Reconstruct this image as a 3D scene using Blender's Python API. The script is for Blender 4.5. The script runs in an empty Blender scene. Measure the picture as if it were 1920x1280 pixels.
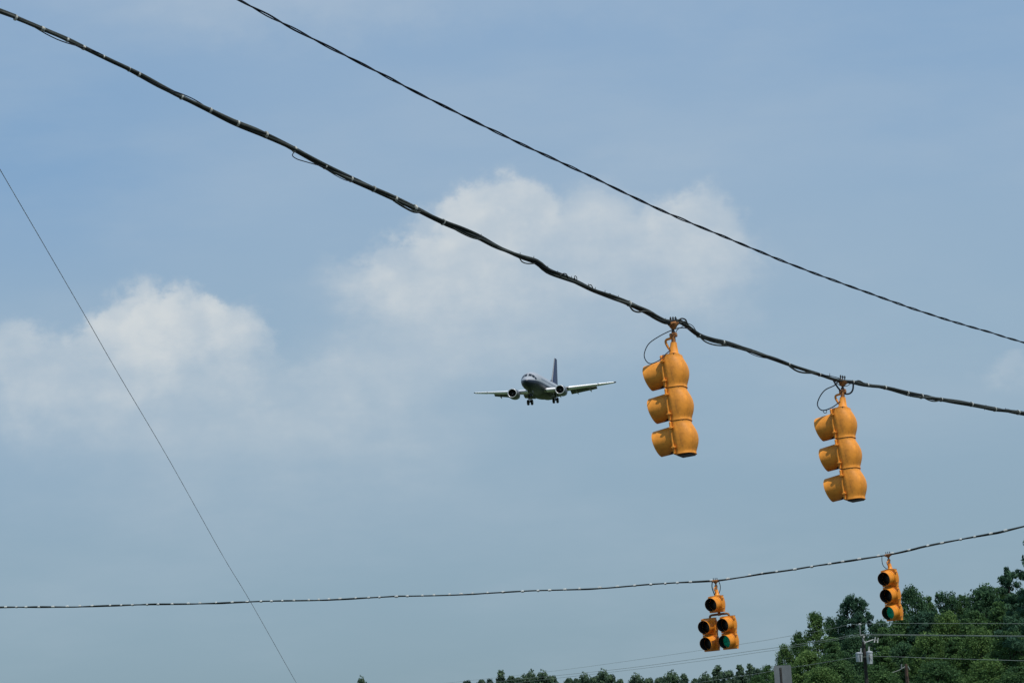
import bpy, math, random
import numpy as np
from mathutils import Vector, Matrix, Euler, noise
R = math.radians
random.seed(7)
scene = bpy.context.scene
C = scene.collection

# ------------------------------------------------------------------ camera
PITCH, ROLL, FPX, CAMZ = R(11.0), R(3.0), 4000.0, 1.6
F = Vector((0, math.cos(PITCH), math.sin(PITCH)))
U0 = Vector((0, -math.sin(PITCH), math.cos(PITCH)))
X0 = Vector((1, 0, 0))
U = U0 * math.cos(ROLL) + X0 * math.sin(ROLL)
X = X0 * math.cos(ROLL) - U0 * math.sin(ROLL)
CAM = Vector((0, 0, CAMZ))
def ray(px, py):
    return F + X * ((px - 960) / FPX) - U * ((py - 640) / FPX)
def P(px, py, Y):
    d = ray(px, py)
    return CAM + d * (Y / d.y)
cd = bpy.data.cameras.new('camera')
cam = bpy.data.objects.new('camera', cd); C.objects.link(cam)
cd.lens = 75.0; cd.sensor_width = 36.0; cd.clip_start = 0.1; cd.clip_end = 20000
m = Matrix((X, U, -F)).transposed().to_4x4(); m.translation = CAM
cam.matrix_world = m
scene.camera = cam
scene.view_settings.view_transform = 'Standard'
scene.view_settings.look = 'None'
scene.view_settings.exposure = 0
scene.render.film_transparent = False

# ------------------------------------------------------------------ node maths
class N:
    """operator-overloaded scalar socket"""
    def __init__(s, nt, sock): s.nt, s.s = nt, sock
    def _op(s, op, *a, clamp=False):
        n = s.nt.nodes.new('ShaderNodeMath'); n.operation = op; n.use_clamp = clamp
        for i, v in enumerate((s,) + a):
            if isinstance(v, N): s.nt.links.new(v.s, n.inputs[i])
            else: n.inputs[i].default_value = float(v)
        return N(s.nt, n.outputs[0])
    def __add__(s, o): return s._op('ADD', o)
    __radd__ = __add__
    def __sub__(s, o): return s._op('SUBTRACT', o)
    def __mul__(s, o): return s._op('MULTIPLY', o)
    __rmul__ = __mul__
    def __truediv__(s, o): return s._op('DIVIDE', o)
    def max(s, o): return s._op('MAXIMUM', o)
    def min(s, o): return s._op('MINIMUM', o)
    def gt(s, o): return s._op('GREATER_THAN', o)
    def sqrt(s): return s._op('SQRT')
    def pow(s, o): return s._op('POWER', o)
    def smooth(s, a, b):
        n = s.nt.nodes.new('ShaderNodeMapRange'); n.interpolation_type = 'SMOOTHSTEP'
        n.inputs['From Min'].default_value = a; n.inputs['From Max'].default_value = b
        s.nt.links.new(s.s, n.inputs['Value'])
        return N(s.nt, n.outputs['Result'])
def s2l(c):
    return tuple(((v/255)/12.92 if v/255 <= .04045 else ((v/255+.055)/1.055)**2.4) for v in c)

# ------------------------------------------------------------------ world
SUN_EL, SUN_AZ = R(62), R(138)      # azimuth clockwise from +Y (camera looks along +Y)
w = bpy.data.worlds.new('World'); scene.world = w; w.use_nodes = True
nt = w.node_tree; nt.nodes.clear()
out = nt.nodes.new('ShaderNodeOutputWorld'); bg = nt.nodes.new('ShaderNodeBackground')
nt.links.new(bg.outputs[0], out.inputs[0])
SKYS = 0.1
bg.inputs[1].default_value = SKYS
sky = nt.nodes.new('ShaderNodeTexSky'); sky.sky_type = 'NISHITA'; sky.sun_disc = False
sky.sun_elevation = SUN_EL; sky.sun_rotation = SUN_AZ; sky.air_density = 1.0; sky.dust_density = 1.5; sky.ozone_density = 1.5
tc = nt.nodes.new('ShaderNodeTexCoord'); sep = nt.nodes.new('ShaderNodeSeparateXYZ')
nt.links.new(tc.outputs['Generated'], sep.inputs[0])
dx, dy, dz = (N(nt, sep.outputs[i]) for i in range(3))
# sky-direction coordinates: u = tan(azimuth), v = tan(elevation); only used in front half (y > 0)
yy = dy.max(0.05)
u = dx / yy
v = dz / yy
front = dy.smooth(0.05, 0.3)
def noise_tex(su, sv, detail, rough, seed, dist=0.0):
    cb = nt.nodes.new('ShaderNodeCombineXYZ')
    nt.links.new((u * su).s, cb.inputs[0]); nt.links.new((v * sv).s, cb.inputs[1]); cb.inputs[2].default_value = seed
    n = nt.nodes.new('ShaderNodeTexNoise'); n.inputs['Scale'].default_value = 1.0
    n.inputs['Detail'].default_value = detail; n.inputs['Roughness'].default_value = rough
    n.inputs['Distortion'].default_value = dist
    nt.links.new(cb.outputs[0], n.inputs['Vector'])
    return N(nt, n.outputs['Fac'])
w1 = noise_tex(38, 46, 6, 0.55, 3.1) - 0.5
w2 = noise_tex(38, 46, 6, 0.55, 9.7) - 0.5
w3 = noise_tex(130, 150, 5, 0.62, 5.5) - 0.5
w4 = noise_tex(130, 150, 5, 0.62, 15.5) - 0.5
uw = u + w1 * 0.040 + w3 * 0.011
vw = v + w2 * 0.030 + w4 * 0.010
def uv_of(px, py):
    d = ray(px, py); return d.x / d.y, d.z / d.y
def puff(px, py, rx, rt, rb, amp, e0=0.55):
    """cloud lump: crisp upper side, soft lower side"""
    cu, cv = uv_of(px, py)
    du = (uw - cu) * (4000.0 / rx)
    dv = vw - cv
    up = dv.max(0) * (4000.0 / rt)
    dn = dv.min(0) * (4000.0 / rb)
    r = (du * du + up * up + dn * dn).sqrt()
    isup = dv.smooth(-rb / 4000.0 * .5, rt / 4000.0 * .5)
    crisp = N(nt, nt.nodes.new('ShaderNodeValue').outputs[0]); crisp.s.default_value = 1.0
    a = r.smooth(1.12, e0)
    b = r.smooth(1.1, 0.0)
    return (a * isup + b * (crisp - isup)) * amp
PUFFS = [ # px, py, rx, rt, rb, amp, softness
    (262, 628, 116, 112, 170, .62, .76), (200, 655, 90, 84, 160, .40, .4), (335, 615, 112, 98, 170, .62, .76), (400, 632, 100, 82, 160, .46, .72), (458, 645, 72, 92, 160, .46, .72), (45, 680, 130, 98, 160, .52, .6), (150, 740, 260, 80, 140, .30, .1),
    (935, 420, 128, 108, 190, .60, .74), (850, 450, 116, 86, 200, .48, .68), (770, 490, 112, 66, 180, .44, .66), (690, 520, 110, 56, 120, .32, .3), (1010, 450, 150, 96, 170, .32, .3),
    (1130, 430, 130, 110, 200, .40, .5), (1210, 450, 160, 96, 200, .34, .2), (1312, 440, 122, 108, 240, .52, .66), (1380, 480, 90, 80, 180, .26, .3),
    (980, 560, 520, 130, 260, .32, .1), (740, 700, 300, 120, 230, .34, .2), (300, 770, 560, 120, 260, .30, .1), (820, 560, 300, 90, 160, .20, .1), (1060, 650, 240, 80, 120, .20, .1), (590, 720, 260, 70, 150, .12, .1), (1480, 620, 300, 70, 160, .08, .0),
    (1905, 690, 70, 34, 70, .28, .2), (620, 0, 620, 110, 130, .36, .0), (1300, -10, 500, 80, 90, .16, .0), (1180, 330, 500, 70, 120, .10, .0), (640, 880, 560, 160, 180, .12, .0), (240, 400, 110, 70, 90, .08, .0),
    (1500, 480, 460, 160, 160, .12, .0)]
one = N(nt, nt.nodes.new('ShaderNodeValue').outputs[0]); one.s.default_value = 1.0
clear = None
for p in PUFFS:
    q = one - puff(*p)
    clear = q if clear is None else clear * q
dens = one - clear
wisp = noise_tex(5, 15, 5, 0.58, 21.0).smooth(0.38, 0.72) * 0.22
dens = (dens * (noise_tex(40, 44, 6, .55, 40.) * 0.7 + 0.66) + wisp) * front
# broad sky on the other side: random thin cloud, purely from direction noise
n3 = nt.nodes.new('ShaderNodeTexNoise'); n3.inputs['Scale'].default_value = 2.3; n3.inputs['Detail'].default_value = 7
nt.links.new(tc.outputs['Generated'], n3.inputs['Vector'])
back = N(nt, n3.outputs['Fac']).smooth(0.5, 0.72) * 0.6 * (one - front)
dens = (dens + back)._op('MINIMUM', 0.95)
# haze gradient over elevation, laid over the physical sky
def rgb(c, k=1.0): return tuple(x * k / SKYS for x in c) + (1,)
ramp = nt.nodes.new('ShaderNodeValToRGB')
mr = dz.smooth(0.0, 0.36)
mr = (dz / 0.40)._op('MINIMUM', 1.0)
nt.links.new(mr.s, ramp.inputs[0])
el = ramp.color_ramp.elements
GR = [(0.0, (126,157,172)), (0.12, (133,162,181)), (0.28, (142,169,189)), (0.46, (151,178,199)), (0.66, (152,180,206)), (0.9, (143,175,208)), (1.0, (140,172,208))]
el[0].position, el[1].position = GR[0][0], GR[-1][0]
for p, c in GR[1:-1]: el.new(p)
for e, (p, c) in zip(sorted(el, key=lambda e: e.position), GR):
    e.color = s2l(c) + (1,)
sc_ = nt.nodes.new('ShaderNodeVectorMath'); sc_.operation = 'SCALE'; sc_.inputs['Scale'].default_value = 1 / SKYS
nt.links.new(ramp.outputs[0], sc_.inputs[0])
mx = nt.nodes.new('ShaderNodeMix'); mx.data_type = 'RGBA'; mx.inputs[0].default_value = 0.82
nt.links.new(sky.outputs[0], mx.inputs[6]); nt.links.new(sc_.outputs[0], mx.inputs[7])
# bluer towards the upper left and right corners
blue = nt.nodes.new('ShaderNodeMix'); blue.data_type = 'RGBA'
pc = None
for (px, py, rr, am) in ((60, 300, 600, .50), (1780, 140, 480, .24), (0, 800, 500, .10)):
    cu, cv = uv_of(px, py); a = (u - cu) * (4000 / rr); b = (v - cv) * (4000 / (rr * .62))
    q = (a * a + b * b).sqrt().smooth(1.0, 0.0) * am * front
    pc = q if pc is None else pc + q
nt.links.new(pc.s, blue.inputs[0]); nt.links.new(mx.outputs[2], blue.inputs[6]); blue.inputs[7].default_value = rgb(s2l((112, 156, 199)))
cl = nt.nodes.new('ShaderNodeMix'); cl.data_type = 'RGBA'
ccol = nt.nodes.new('ShaderNodeMix'); ccol.data_type = 'RGBA'
nt.links.new((dens.smooth(0.10, 0.85) * (noise_tex(30, 34, 5, .55, 77.).smooth(.30, .66) * 0.65 + 0.45))._op('MINIMUM', 1.0).s, ccol.inputs[0])
ccol.inputs[6].default_value = rgb(s2l((176, 192, 206))); ccol.inputs[7].default_value = rgb(s2l((209, 215, 218)))
nt.links.new(dens.s, cl.inputs[0]); nt.links.new(blue.outputs[2], cl.inputs[6]); nt.links.new(ccol.outputs[2], cl.inputs[7])
nt.links.new(cl.outputs[2], bg.inputs[0])

sd = bpy.data.lights.new('sun', 'SUN'); so = bpy.data.objects.new('sun', sd); C.objects.link(so)
sd.energy = 3.9; sd.angle = R(0.53); sd.color = (1, .955, .88)
sdir = Vector((math.sin(SUN_AZ) * math.cos(SUN_EL), math.cos(SUN_AZ) * math.cos(SUN_EL), math.sin(SUN_EL)))
so.rotation_euler = sdir.to_track_quat('Z', 'Y').to_euler()
so.location = (0, 0, 60)

# ------------------------------------------------------------------ materials
def mat(name, col, rough=.6, metal=0, var=0.0, nscale=8, col2=None, bump=0.0, bscale=60, spec=.5, dirt=None, emis=None):
    m = bpy.data.materials.new(name); m.use_nodes = True; t = m.node_tree; b = t.nodes['Principled BSDF']
    b.inputs['Base Color'].default_value = (*col, 1); b.inputs['Roughness'].default_value = rough
    b.inputs['Metallic'].default_value = metal; b.inputs['Specular IOR Level'].default_value = spec
    co = t.nodes.new('ShaderNodeTexCoord')
    if var or col2:
        n = t.nodes.new('ShaderNodeTexNoise'); n.inputs['Scale'].default_value = nscale; n.inputs['Detail'].default_value = 7; n.inputs['Roughness'].default_value = .6
        t.links.new(co.outputs['Object'], n.inputs['Vector'])
        r = t.nodes.new('ShaderNodeValToRGB'); t.links.new(n.outputs['Fac'], r.inputs[0])
        c2 = col2 or tuple(c * (1 - var) for c in col)
        r.color_ramp.elements[0].position = .36; r.color_ramp.elements[1].position = .62
        r.color_ramp.elements[0].color = (*c2, 1); r.color_ramp.elements[1].color = (*col, 1)
        t.links.new(r.outputs[0], b.inputs['Base Color'])
        if dirt:
            mp = t.nodes.new('ShaderNodeMapping'); mp.inputs['Scale'].default_value = (22, 22, 4)
            t.links.new(co.outputs['Object'], mp.inputs[0])
            n2 = t.nodes.new('ShaderNodeTexNoise'); n2.inputs['Scale'].default_value = 1; n2.inputs['Detail'].default_value = 8; n2.inputs['Roughness'].default_value = .68
            t.links.new(mp.outputs[0], n2.inputs['Vector'])
            r2 = t.nodes.new('ShaderNodeValToRGB'); r2.color_ramp.elements[0].position = .55; r2.color_ramp.elements[1].position = .74
            t.links.new(n2.outputs['Fac'], r2.inputs[0])
            mm = t.nodes.new('ShaderNodeMix'); mm.data_type = 'RGBA'; mu = t.nodes.new('ShaderNodeMath'); mu.operation = 'MULTIPLY'; mu.inputs[1].default_value = .62
            t.links.new(r2.outputs[0], mu.inputs[0]); t.links.new(mu.outputs[0], mm.inputs[0]); t.links.new(r.outputs[0], mm.inputs[6]); mm.inputs[7].default_value = (*dirt, 1)
            t.links.new(mm.outputs[2], b.inputs['Base Color'])
    if bump:
        n = t.nodes.new('ShaderNodeTexNoise'); n.inputs['Scale'].default_value = bscale; n.inputs['Detail'].default_value = 4
        t.links.new(co.outputs['Object'], n.inputs['Vector'])
        bp = t.nodes.new('ShaderNodeBump'); bp.inputs['Strength'].default_value = bump; bp.inputs['Distance'].default_value = .01
        t.links.new(n.outputs['Fac'], bp.inputs['Height']); t.links.new(bp.outputs[0], b.inputs['Normal'])
    if emis:
        b.inputs['Emission Color'].default_value = (*emis[:3], 1); b.inputs['Emission Strength'].default_value = emis[3]
    return m
M = {}
M['yellow'] = mat('faded_signal_yellow', (.87, .325, .034), .58, var=.26, nscale=9, dirt=(.26, .10, .024), bump=.12, bscale=35, spec=.35)
M['orange'] = mat('signal_orange_yellow', (.82, .285, .020), .5, var=.3, nscale=6, dirt=(.28, .07, .01), bump=.12, bscale=35, spec=.35)
M['rust'] = mat('rusty_yellow_hardware', (.42, .17, .035), .7, col2=(.12, .045, .02), nscale=30, bump=.4)
M['hwdark'] = mat('dark_steel', (.035, .032, .03), .55, metal=.3, var=.4, nscale=20)
M['black'] = mat('visor_inside_black', (.008, .008, .009), .75, var=.3)
M['lens_off'] = mat('unlit_lens', (.012, .008, .006), .35, var=.4, nscale=60)
M['cable'] = mat('weathered_black_cable', (.012, .016, .014), .6, spec=.3, col2=(.024, .030, .024), nscale=14, bump=.3, bscale=40)
M['cable_grey'] = mat('old_grey_green_cable', (.040, .048, .040), .6, col2=(.016, .02, .018), nscale=9, bump=.3)
M['leadwire'] = mat('dark_lead_wire', (.008, .012, .020), .6, spec=.25, var=.3)
M['tie'] = mat('pale_lashing_band', (.50, .51, .47), .6, col2=(.16, .17, .15), nscale=45)
M['tie_bright'] = mat('white_lashing_band', (.58, .60, .57), .6, var=.45, nscale=30)
M['steelwire'] = mat('galvanised_strand', (.30, .33, .34), .6, metal=.0, col2=(.10, .12, .13), nscale=3)
M['alu_wire'] = mat('aluminium_conductor', (.27, .30, .27), .6, metal=.1, var=.3, nscale=.3)
M['wood'] = mat('pole_wood', (.030, .026, .023), .9, col2=(.02, .018, .016), nscale=3, bump=.5)
M['wood_brown'] = mat('brown_pole_wood', (.10, .060, .042), .9, col2=(.05, .032, .024), nscale=3, bump=.5)
M['tank'] = mat('transformer_grey', (.38, .41, .44), .45, var=.2, nscale=3)
M['porcelain'] = mat('porcelain', (.46, .47, .46), .3, var=.1)
M['signback'] = mat('sign_back_aluminium', (.16, .18, .19), .55, metal=.3, col2=(.12, .135, .145), nscale=2)
M['galv'] = mat('galvanised_post', (.26, .27, .27), .5, metal=.4, var=.3)
M['grass'] = mat('grass', (.055, .09, .025), .95, col2=(.035, .055, .018), nscale=.08)
M['asphalt'] = mat('asphalt', (.055, .055, .055), .9, col2=(.04, .04, .04), nscale=2)
M['pl_wing'] = mat('aircraft_grey_wing', (.20, .21, .22), .4, var=.15, nscale=.6)
M['pl_under'] = mat('aircraft_flap_grey', (.085, .095, .10), .5, var=.15, nscale=.6)
M['pl_bright'] = mat('polished_leading_edge', (.78, .79, .80), .35, metal=.05, var=.08, nscale=.6)
M['pl_lip'] = mat('nacelle_lip', (.66, .68, .71), .3, metal=.3, var=.06)
M['pl_nac'] = mat('nacelle_paint', (.10, .12, .15), .4, var=.2, nscale=.8)
M['pl_dark'] = mat('intake_dark', (.006, .007, .009), .6, var=.2)
M['tyre'] = mat('tyre_rubber', (.016, .016, .017), .85, var=.3)
M['rim'] = mat('wheel_hub', (.35, .36, .37), .4, metal=.4, var=.1)
M['strut'] = mat('gear_strut', (.12, .13, .135), .45, metal=.3, var=.2)
M['glass'] = mat('cockpit_glass', (.01, .014, .02), .15, var=.1)
M['lamp'] = mat('landing_lamp', (.9, .9, .88), .2, emis=(1, .97, .9, 1.2))
# green lens made of lit dots, like an LED lamp
def led_mat(name, col, k):
    m = bpy.data.materials.new(name); m.use_nodes = True; t = m.node_tree; b = t.nodes['Principled BSDF']
    b.inputs['Base Color'].default_value = (.01, .045, .035, 1); b.inputs['Roughness'].default_value = .3
    co = t.nodes.new('ShaderNodeTexCoord'); vo = t.nodes.new('ShaderNodeTexVoronoi'); vo.inputs['Scale'].default_value = 38; vo.inputs['Randomness'].default_value = .35
    t.links.new(co.outputs['Object'], vo.inputs['Vector'])
    r = t.nodes.new('ShaderNodeValToRGB'); r.color_ramp.elements[0].position = .12; r.color_ramp.elements[1].position = .5
    r.color_ramp.elements[0].color = (1, 1, 1, 1); r.color_ramp.elements[1].color = (.22, .22, .22, 1)
    t.links.new(vo.outputs['Distance'], r.inputs[0])
    mu = t.nodes.new('ShaderNodeMath'); mu.operation = 'MULTIPLY'; mu.inputs[1].default_value = k
    t.links.new(r.outputs[0], mu.inputs[0]); t.links.new(mu.outputs[0], b.inputs['Emission Strength'])
    b.inputs['Emission Color'].default_value = (*col, 1)
    return m
M['led'] = led_mat('green_led_lens', (.0, .42, .25), .30)
# livery: pale grey above, navy below, split by height on the fuselage
def livery():
    m = bpy.data.materials.new('fuselage_livery'); m.use_nodes = True; t = m.node_tree; b = t.nodes['Principled BSDF']
    b.inputs['Roughness'].default_value = .42; b.inputs['Specular IOR Level'].default_value = .35
    co = t.nodes.new('ShaderNodeTexCoord'); s = t.nodes.new('ShaderNodeSeparateXYZ'); t.links.new(co.outputs['Object'], s.inputs[0])
    n = t.nodes.new('ShaderNodeTexNoise'); n.inputs['Scale'].default_value = .5; t.links.new(co.outputs['Object'], n.inputs['Vector'])
    z = N(t, s.outputs[2]) + (N(t, n.outputs['Fac']) - .5) * .02
    r = t.nodes.new('ShaderNodeValToRGB'); e = r.color_ramp.elements
    e[0].position = .40; e[0].color = (.015, .022, .040, 1)
    e[1].position = .46; e[1].color = (.31, .335, .37, 1)
    x = e.new(.445); x.color = (.015, .022, .040, 1)
    t.links.new((z / 4.0 + 0.5).s, r.inputs[0]); t.links.new(r.outputs[0], b.inputs['Base Color'])
    return m
M['livery'] = livery()
M['navy'] = mat('navy_tail_paint', (.012, .020, .065), .5, col2=(.02, .032, .09), nscale=.35)
M['belly'] = mat('belly_grey_green', (.045, .055, .055), .5, var=.3, nscale=.6)

def foliage(name, dark, light):
    m = bpy.data.materials.new(name); m.use_nodes = True; t = m.node_tree; b = t.nodes['Principled BSDF']
    at = t.nodes.new('ShaderNodeAttribute'); at.attribute_name = 'shade'
    oi = t.nodes.new('ShaderNodeObjectInfo')
    v_ = (N(t, at.outputs['Fac']) * .85 + N(t, oi.outputs['Random']) * .22)
    r = t.nodes.new('ShaderNodeValToRGB'); r.color_ramp.elements[0].color = (*dark, 1); r.color_ramp.elements[1].color = (*light, 1)
    t.links.new(v_.s, r.inputs[0]); t.links.new(r.outputs[0], b.inputs['Base Color'])
    b.inputs['Roughness'].default_value = .7; b.inputs['Specular IOR Level'].default_value = .15
    tr = t.nodes.new('ShaderNodeBsdfTranslucent'); t.links.new(r.outputs[0], tr.inputs[0])
    mx = t.nodes.new('ShaderNodeMixShader'); mx.inputs[0].default_value = .34
    t.links.new(b.outputs[0], mx.inputs[1]); t.links.new(tr.outputs[0], mx.inputs[2])
    t.links.new(mx.outputs[0], t.nodes['Material Output'].inputs[0])
    return m
M['leaf'] = foliage('broadleaf_green', (.034, .082, .036), (.098, .185, .056))
M['leaf_light'] = foliage('light_leaf_green', (.042, .098, .034), (.135, .225, .062))
M['leaf_dark'] = foliage('dark_leaf_green', (.028, .072, .040), (.072, .150, .064))
M['needle'] = foliage('pine_needle_green', (.028, .074, .050), (.068, .142, .076))
M['leaf_far'] = foliage('hazy_far_green', (.050, .090, .062), (.110, .172, .092))  # distance haze is tinted into these leaf greens, no haze volume
M['bark'] = mat('bark', (.05, .04, .03), .95, col2=(.03, .024, .02), nscale=4)

# ------------------------------------------------------------------ mesh helpers
class MB:
    def __init__(s): s.v, s.f, s.mi, s.sm = [], [], [], []
    def add(s, vs, fs, mi=0, smooth=True):
        o = len(s.v); s.v += [tuple(p) for p in vs]
        for f in fs: s.f.append(tuple(i + o for i in f)); s.mi.append(mi); s.sm.append(smooth)
        return s
    def loft(s, rings, mi=0, cap=(True, True), closed=True, smooth=True):
        n = len(rings[0]); vs = [p for r in rings for p in r]; fs = []
        for i in range(len(rings) - 1):
            for j in range(n if closed else n - 1):
                k = (j + 1) % n
                fs.append((i*n+j, i*n+k, (i+1)*n+k, (i+1)*n+j))
        s.add(vs, fs, mi, smooth)
        if cap[0]: s.add(rings[0], [tuple(range(n))[::-1]], mi, False)
        if cap[1]: s.add(rings[-1], [tuple(range(n))], mi, False)
        return s
    def box(s, c, h, bev=.0, mi=0, mtx=None):
        c = Vector(c); b = min(bev, min(h) * .9)
        def ring(z, ins):
            a, d = h[0] - ins, h[1] - ins; b2 = b
            pts = [(a-b2, -d), (a, -d+b2), (a, d-b2), (a-b2, d), (-a+b2, d), (-a, d-b2), (-a, -d+b2), (-a+b2, -d)] if b > 0 else [(a, -d), (a, d), (-a, d), (-a, -d)]
            return [Vector((x, y, z)) for x, y in pts]
        zs = [(-h[2], b*.7), (-h[2]+b, 0), (h[2]-b, 0), (h[2], b*.7)] if b > 0 else [(-h[2], 0), (h[2], 0)]
        rs = [[(mtx @ p if mtx else p) + c for p in ring(z, i)] for z, i in zs]
        return s.loft(rs, mi, smooth=False)
    def tube(s, pts, r, n=8, mi=0, cap=True):
        pts = [Vector(p) for p in pts]
        rr = r if hasattr(r, '__len__') else [r] * len(pts)
        rings = []; up = None
        for i, p in enumerate(pts):
            t = (pts[min(i+1, len(pts)-1)] - pts[max(i-1, 0)]).normalized()
            if up is None:
                up = Vector((0, 0, 1)) if abs(t.z) < .9 else Vector((1, 0, 0))
            up = (up - t * up.dot(t)).normalized(); b = t.cross(up)
            rings.append([p + (up * math.cos(a) + b * math.sin(a)) * rr[i] for a in (2*math.pi*k/n for k in range(n))])
        return s.loft(rings, mi, (cap, cap))
    def build(s, name, mats, parent=None):
        me = bpy.data.meshes.new(name); me.from_pydata(s.v, [], s.f)
        for m_ in (mats if isinstance(mats, (list, tuple)) else [mats]): me.materials.append(m_)
        me.polygons.foreach_set('material_index', s.mi); me.polygons.foreach_set('use_smooth', s.sm)
        me.update()
        o = bpy.data.objects.new(name, me); C.objects.link(o)
        if parent: o.parent = parent
        return o
def tag(o, label=None, cat=None, group=None, kind=None):
    for k, v_ in (('label', label), ('category', cat), ('group', group), ('kind', kind)):
        if v_: o[k] = v_
    return o
def empty(name, mtx=None):
    o = bpy.data.objects.new(name, None); C.objects.link(o); o.empty_display_size = .2
    if mtx is not None: o.matrix_world = mtx
    return o
def copy_tree(o, parent=None):
    c = o.copy(); C.objects.link(c)
    if parent: c.parent = parent
    for ch in list(o.children): copy_tree(ch, c)
    return c
def spline(pts, step):
    """Catmull-Rom through pts, resampled about every `step` metres"""
    pts = [Vector(p) for p in pts]; q = [2*pts[0]-pts[1]] + pts + [2*pts[-1]-pts[-2]]; o = []
    for i in range(1, len(q) - 2):
        n = max(1, int(round((q[i+1]-q[i]).length / step)))
        for k in range(n):
            t = k / n; a, b, c, d = q[i-1:i+3]
            o.append(.5*((2*b)+(c-a)*t+(2*a-5*b+4*c-d)*t*t+(3*b-a-3*c+d)*t**3))
    o.append(q[-2]); return o

# ------------------------------------------------------------------ ground and road (below the frame)
g = MB(); g.add([(-9000, -3000, 0), (9000, -3000, 0), (9000, 15000, 0), (-9000, 15000, 0)], [(0, 1, 2, 3)], smooth=False)
tag(g.build('ground', M['grass']), kind='structure')
g = MB()
g.add([(-9, -60, .004), (9, -60, .004), (9, 110, .004), (-9, 110, .004)], [(0, 1, 2, 3)], smooth=False)
tag(g.build('road', M['asphalt']), kind='structure')
g = MB(); g.add([(-120, 18, .008), (160, 22, .008), (160, 36, .008), (-120, 32, .008)], [(0, 1, 2, 3)], smooth=False)
tag(g.build('cross_road', M['asphalt']), kind='structure')

# ------------------------------------------------------------------ cables
def depth_line(px0, Y0, px1, Y1):
    """depth of a straight horizontal run seen at column px"""
    k0, k1 = (px0-960)/FPX, (px1-960)/FPX
    x0, x1 = k0*Y0, k1*Y1
    def f(px):
        k = (px-960)/FPX
        # (x0 + t(x1-x0)) = k (Y0 + t(Y1-Y0))
        t = (k*Y0 - x0) / ((x1-x0) - k*(Y1-Y0)); return Y0 + t*(Y1-Y0)
    return f
dN = depth_line(1265, 21.8, 1580, 23.9)
near_px = [(-620,-215),(-300,-96),(0,20),(28,33),(78,56),(125,77),(156,92),(194,109),(262,139),(306,162),(341,180),(394,206),(444,232),(497,255),(552,281),(610,312),(658,336),(700,355),(741,373),(785,394),(831,416),(860,428),(902,447),(931,462),(975,481),(1006,491),(1027,507),(1058,520),(1085,531),(1116,546),(1152,559),(1179,569),(1214,585),(1231,595),(1248,603),(1262,604),(1275,603),(1288,610),(1310,627),(1333,636),(1360,643),(1390,653),(1423,665),(1455,675),(1480,683),(1507,691),(1537,700),(1560,708),(1580,713),(1597,716),(1625,723),(1659,728),(1698,736),(1764,748),(1821,758),(1865,767),(1920,775),(2200,818),(2600,868)]
near_pts = [P(x, y, dN(x)) for x, y in near_px]
near_c = spline(near_pts, .05)
def px_of(p):
    d = p - CAM; z = d.dot(F); return 960 + FPX*d.dot(X)/z, 640 - FPX*d.dot(U)/z
near_x = [px_of(p)[0] for p in near_c]
def strand(center, off, phase, turns_per_m, wob=0, seed=0, gap=None, xs=None):
    o = []; s = 0
    for i, p in enumerate(center):
        t = (center[min(i+1, len(center)-1)] - center[max(i-1, 0)]).normalized()
        if i: s += (p - center[i-1]).length
        up = Vector((0, 0, 1)); up = (up - t*up.dot(t)).normalized(); b = t.cross(up)
        a = phase + s*turns_per_m*2*math.pi + .8*noise.noise(Vector((s*.7, seed, 0)))
        r = off * (1 + wob*noise.noise(Vector((s*1.6, seed+5., 0))))
        o.append(p + up*math.sin(a)*r + b*math.cos(a)*r)
    return o
near = empty('span_cable', Matrix.Translation(near_pts[2]))
def child(mb, name, m_, parent):
    o = mb.build(name, m_, parent)
    o.matrix_parent_inverse = parent.matrix_basis.inverted() if parent.parent is None else Matrix()
    return o
tag(near, 'thick black bundled span cable carrying the two nearest yellow traffic signals', 'cable')
SA = strand(near_c, .0115, 0, .35, .5, 1); SB = strand(near_c, .0150, 2.1, .55, .9, 2); SC = strand(near_c, .0140, 4.2, .45, .8, 3)
child(MB().tube(SA, .0180, 8), 'cable_strand', M['cable'], near)
child(MB().tube(SB, .0145, 8), 'cable_strand', M['cable_grey'], near)
child(MB().tube(SC, .0155, 8), 'cable_strand', M['cable'], near)
child(MB().tube(strand(near_c, .018, 1.0, 1.1, .9, 4), .0045, 6), 'lashing_wire', M['leadwire'], near)
def at_px(px):
    i = min(range(len(near_x)), key=lambda k: abs(near_x[k]-px)); return i
ties = [28, 80, 125, 156, 194, 240, 262, 341, 394, 444, 497, 552, 610, 658, 700, 741, 779, 831, 1179, 1310, 1357, 1480, 1537, 1597, 1625, 1659, 1703, 1727, 1764, 1821, 1865, 1913]
for k, px in enumerate(ties):
    i = at_px(px); t = (near_c[i+1]-near_c[i-1]).normalized()
    wd = random.uniform(.006, .011) * (1.7 if px in (80, 156, 779) else 1); tl = Vector((t.x, t.y, t.z)) + Vector((0, 0, random.uniform(-.25, .25)))
    cc = (SA[i]+SB[i]+SC[i])/3; a = cc - t*wd; b = cc + t*wd
    rr = max((q[i]-cc).length for q in (SA, SB, SC)) + .0160
    mb = MB(); mb.tube([a, cc, b], [rr*.96, rr, rr*.96], 12)
    child(mb, 'band', M['tie'], near)
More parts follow.
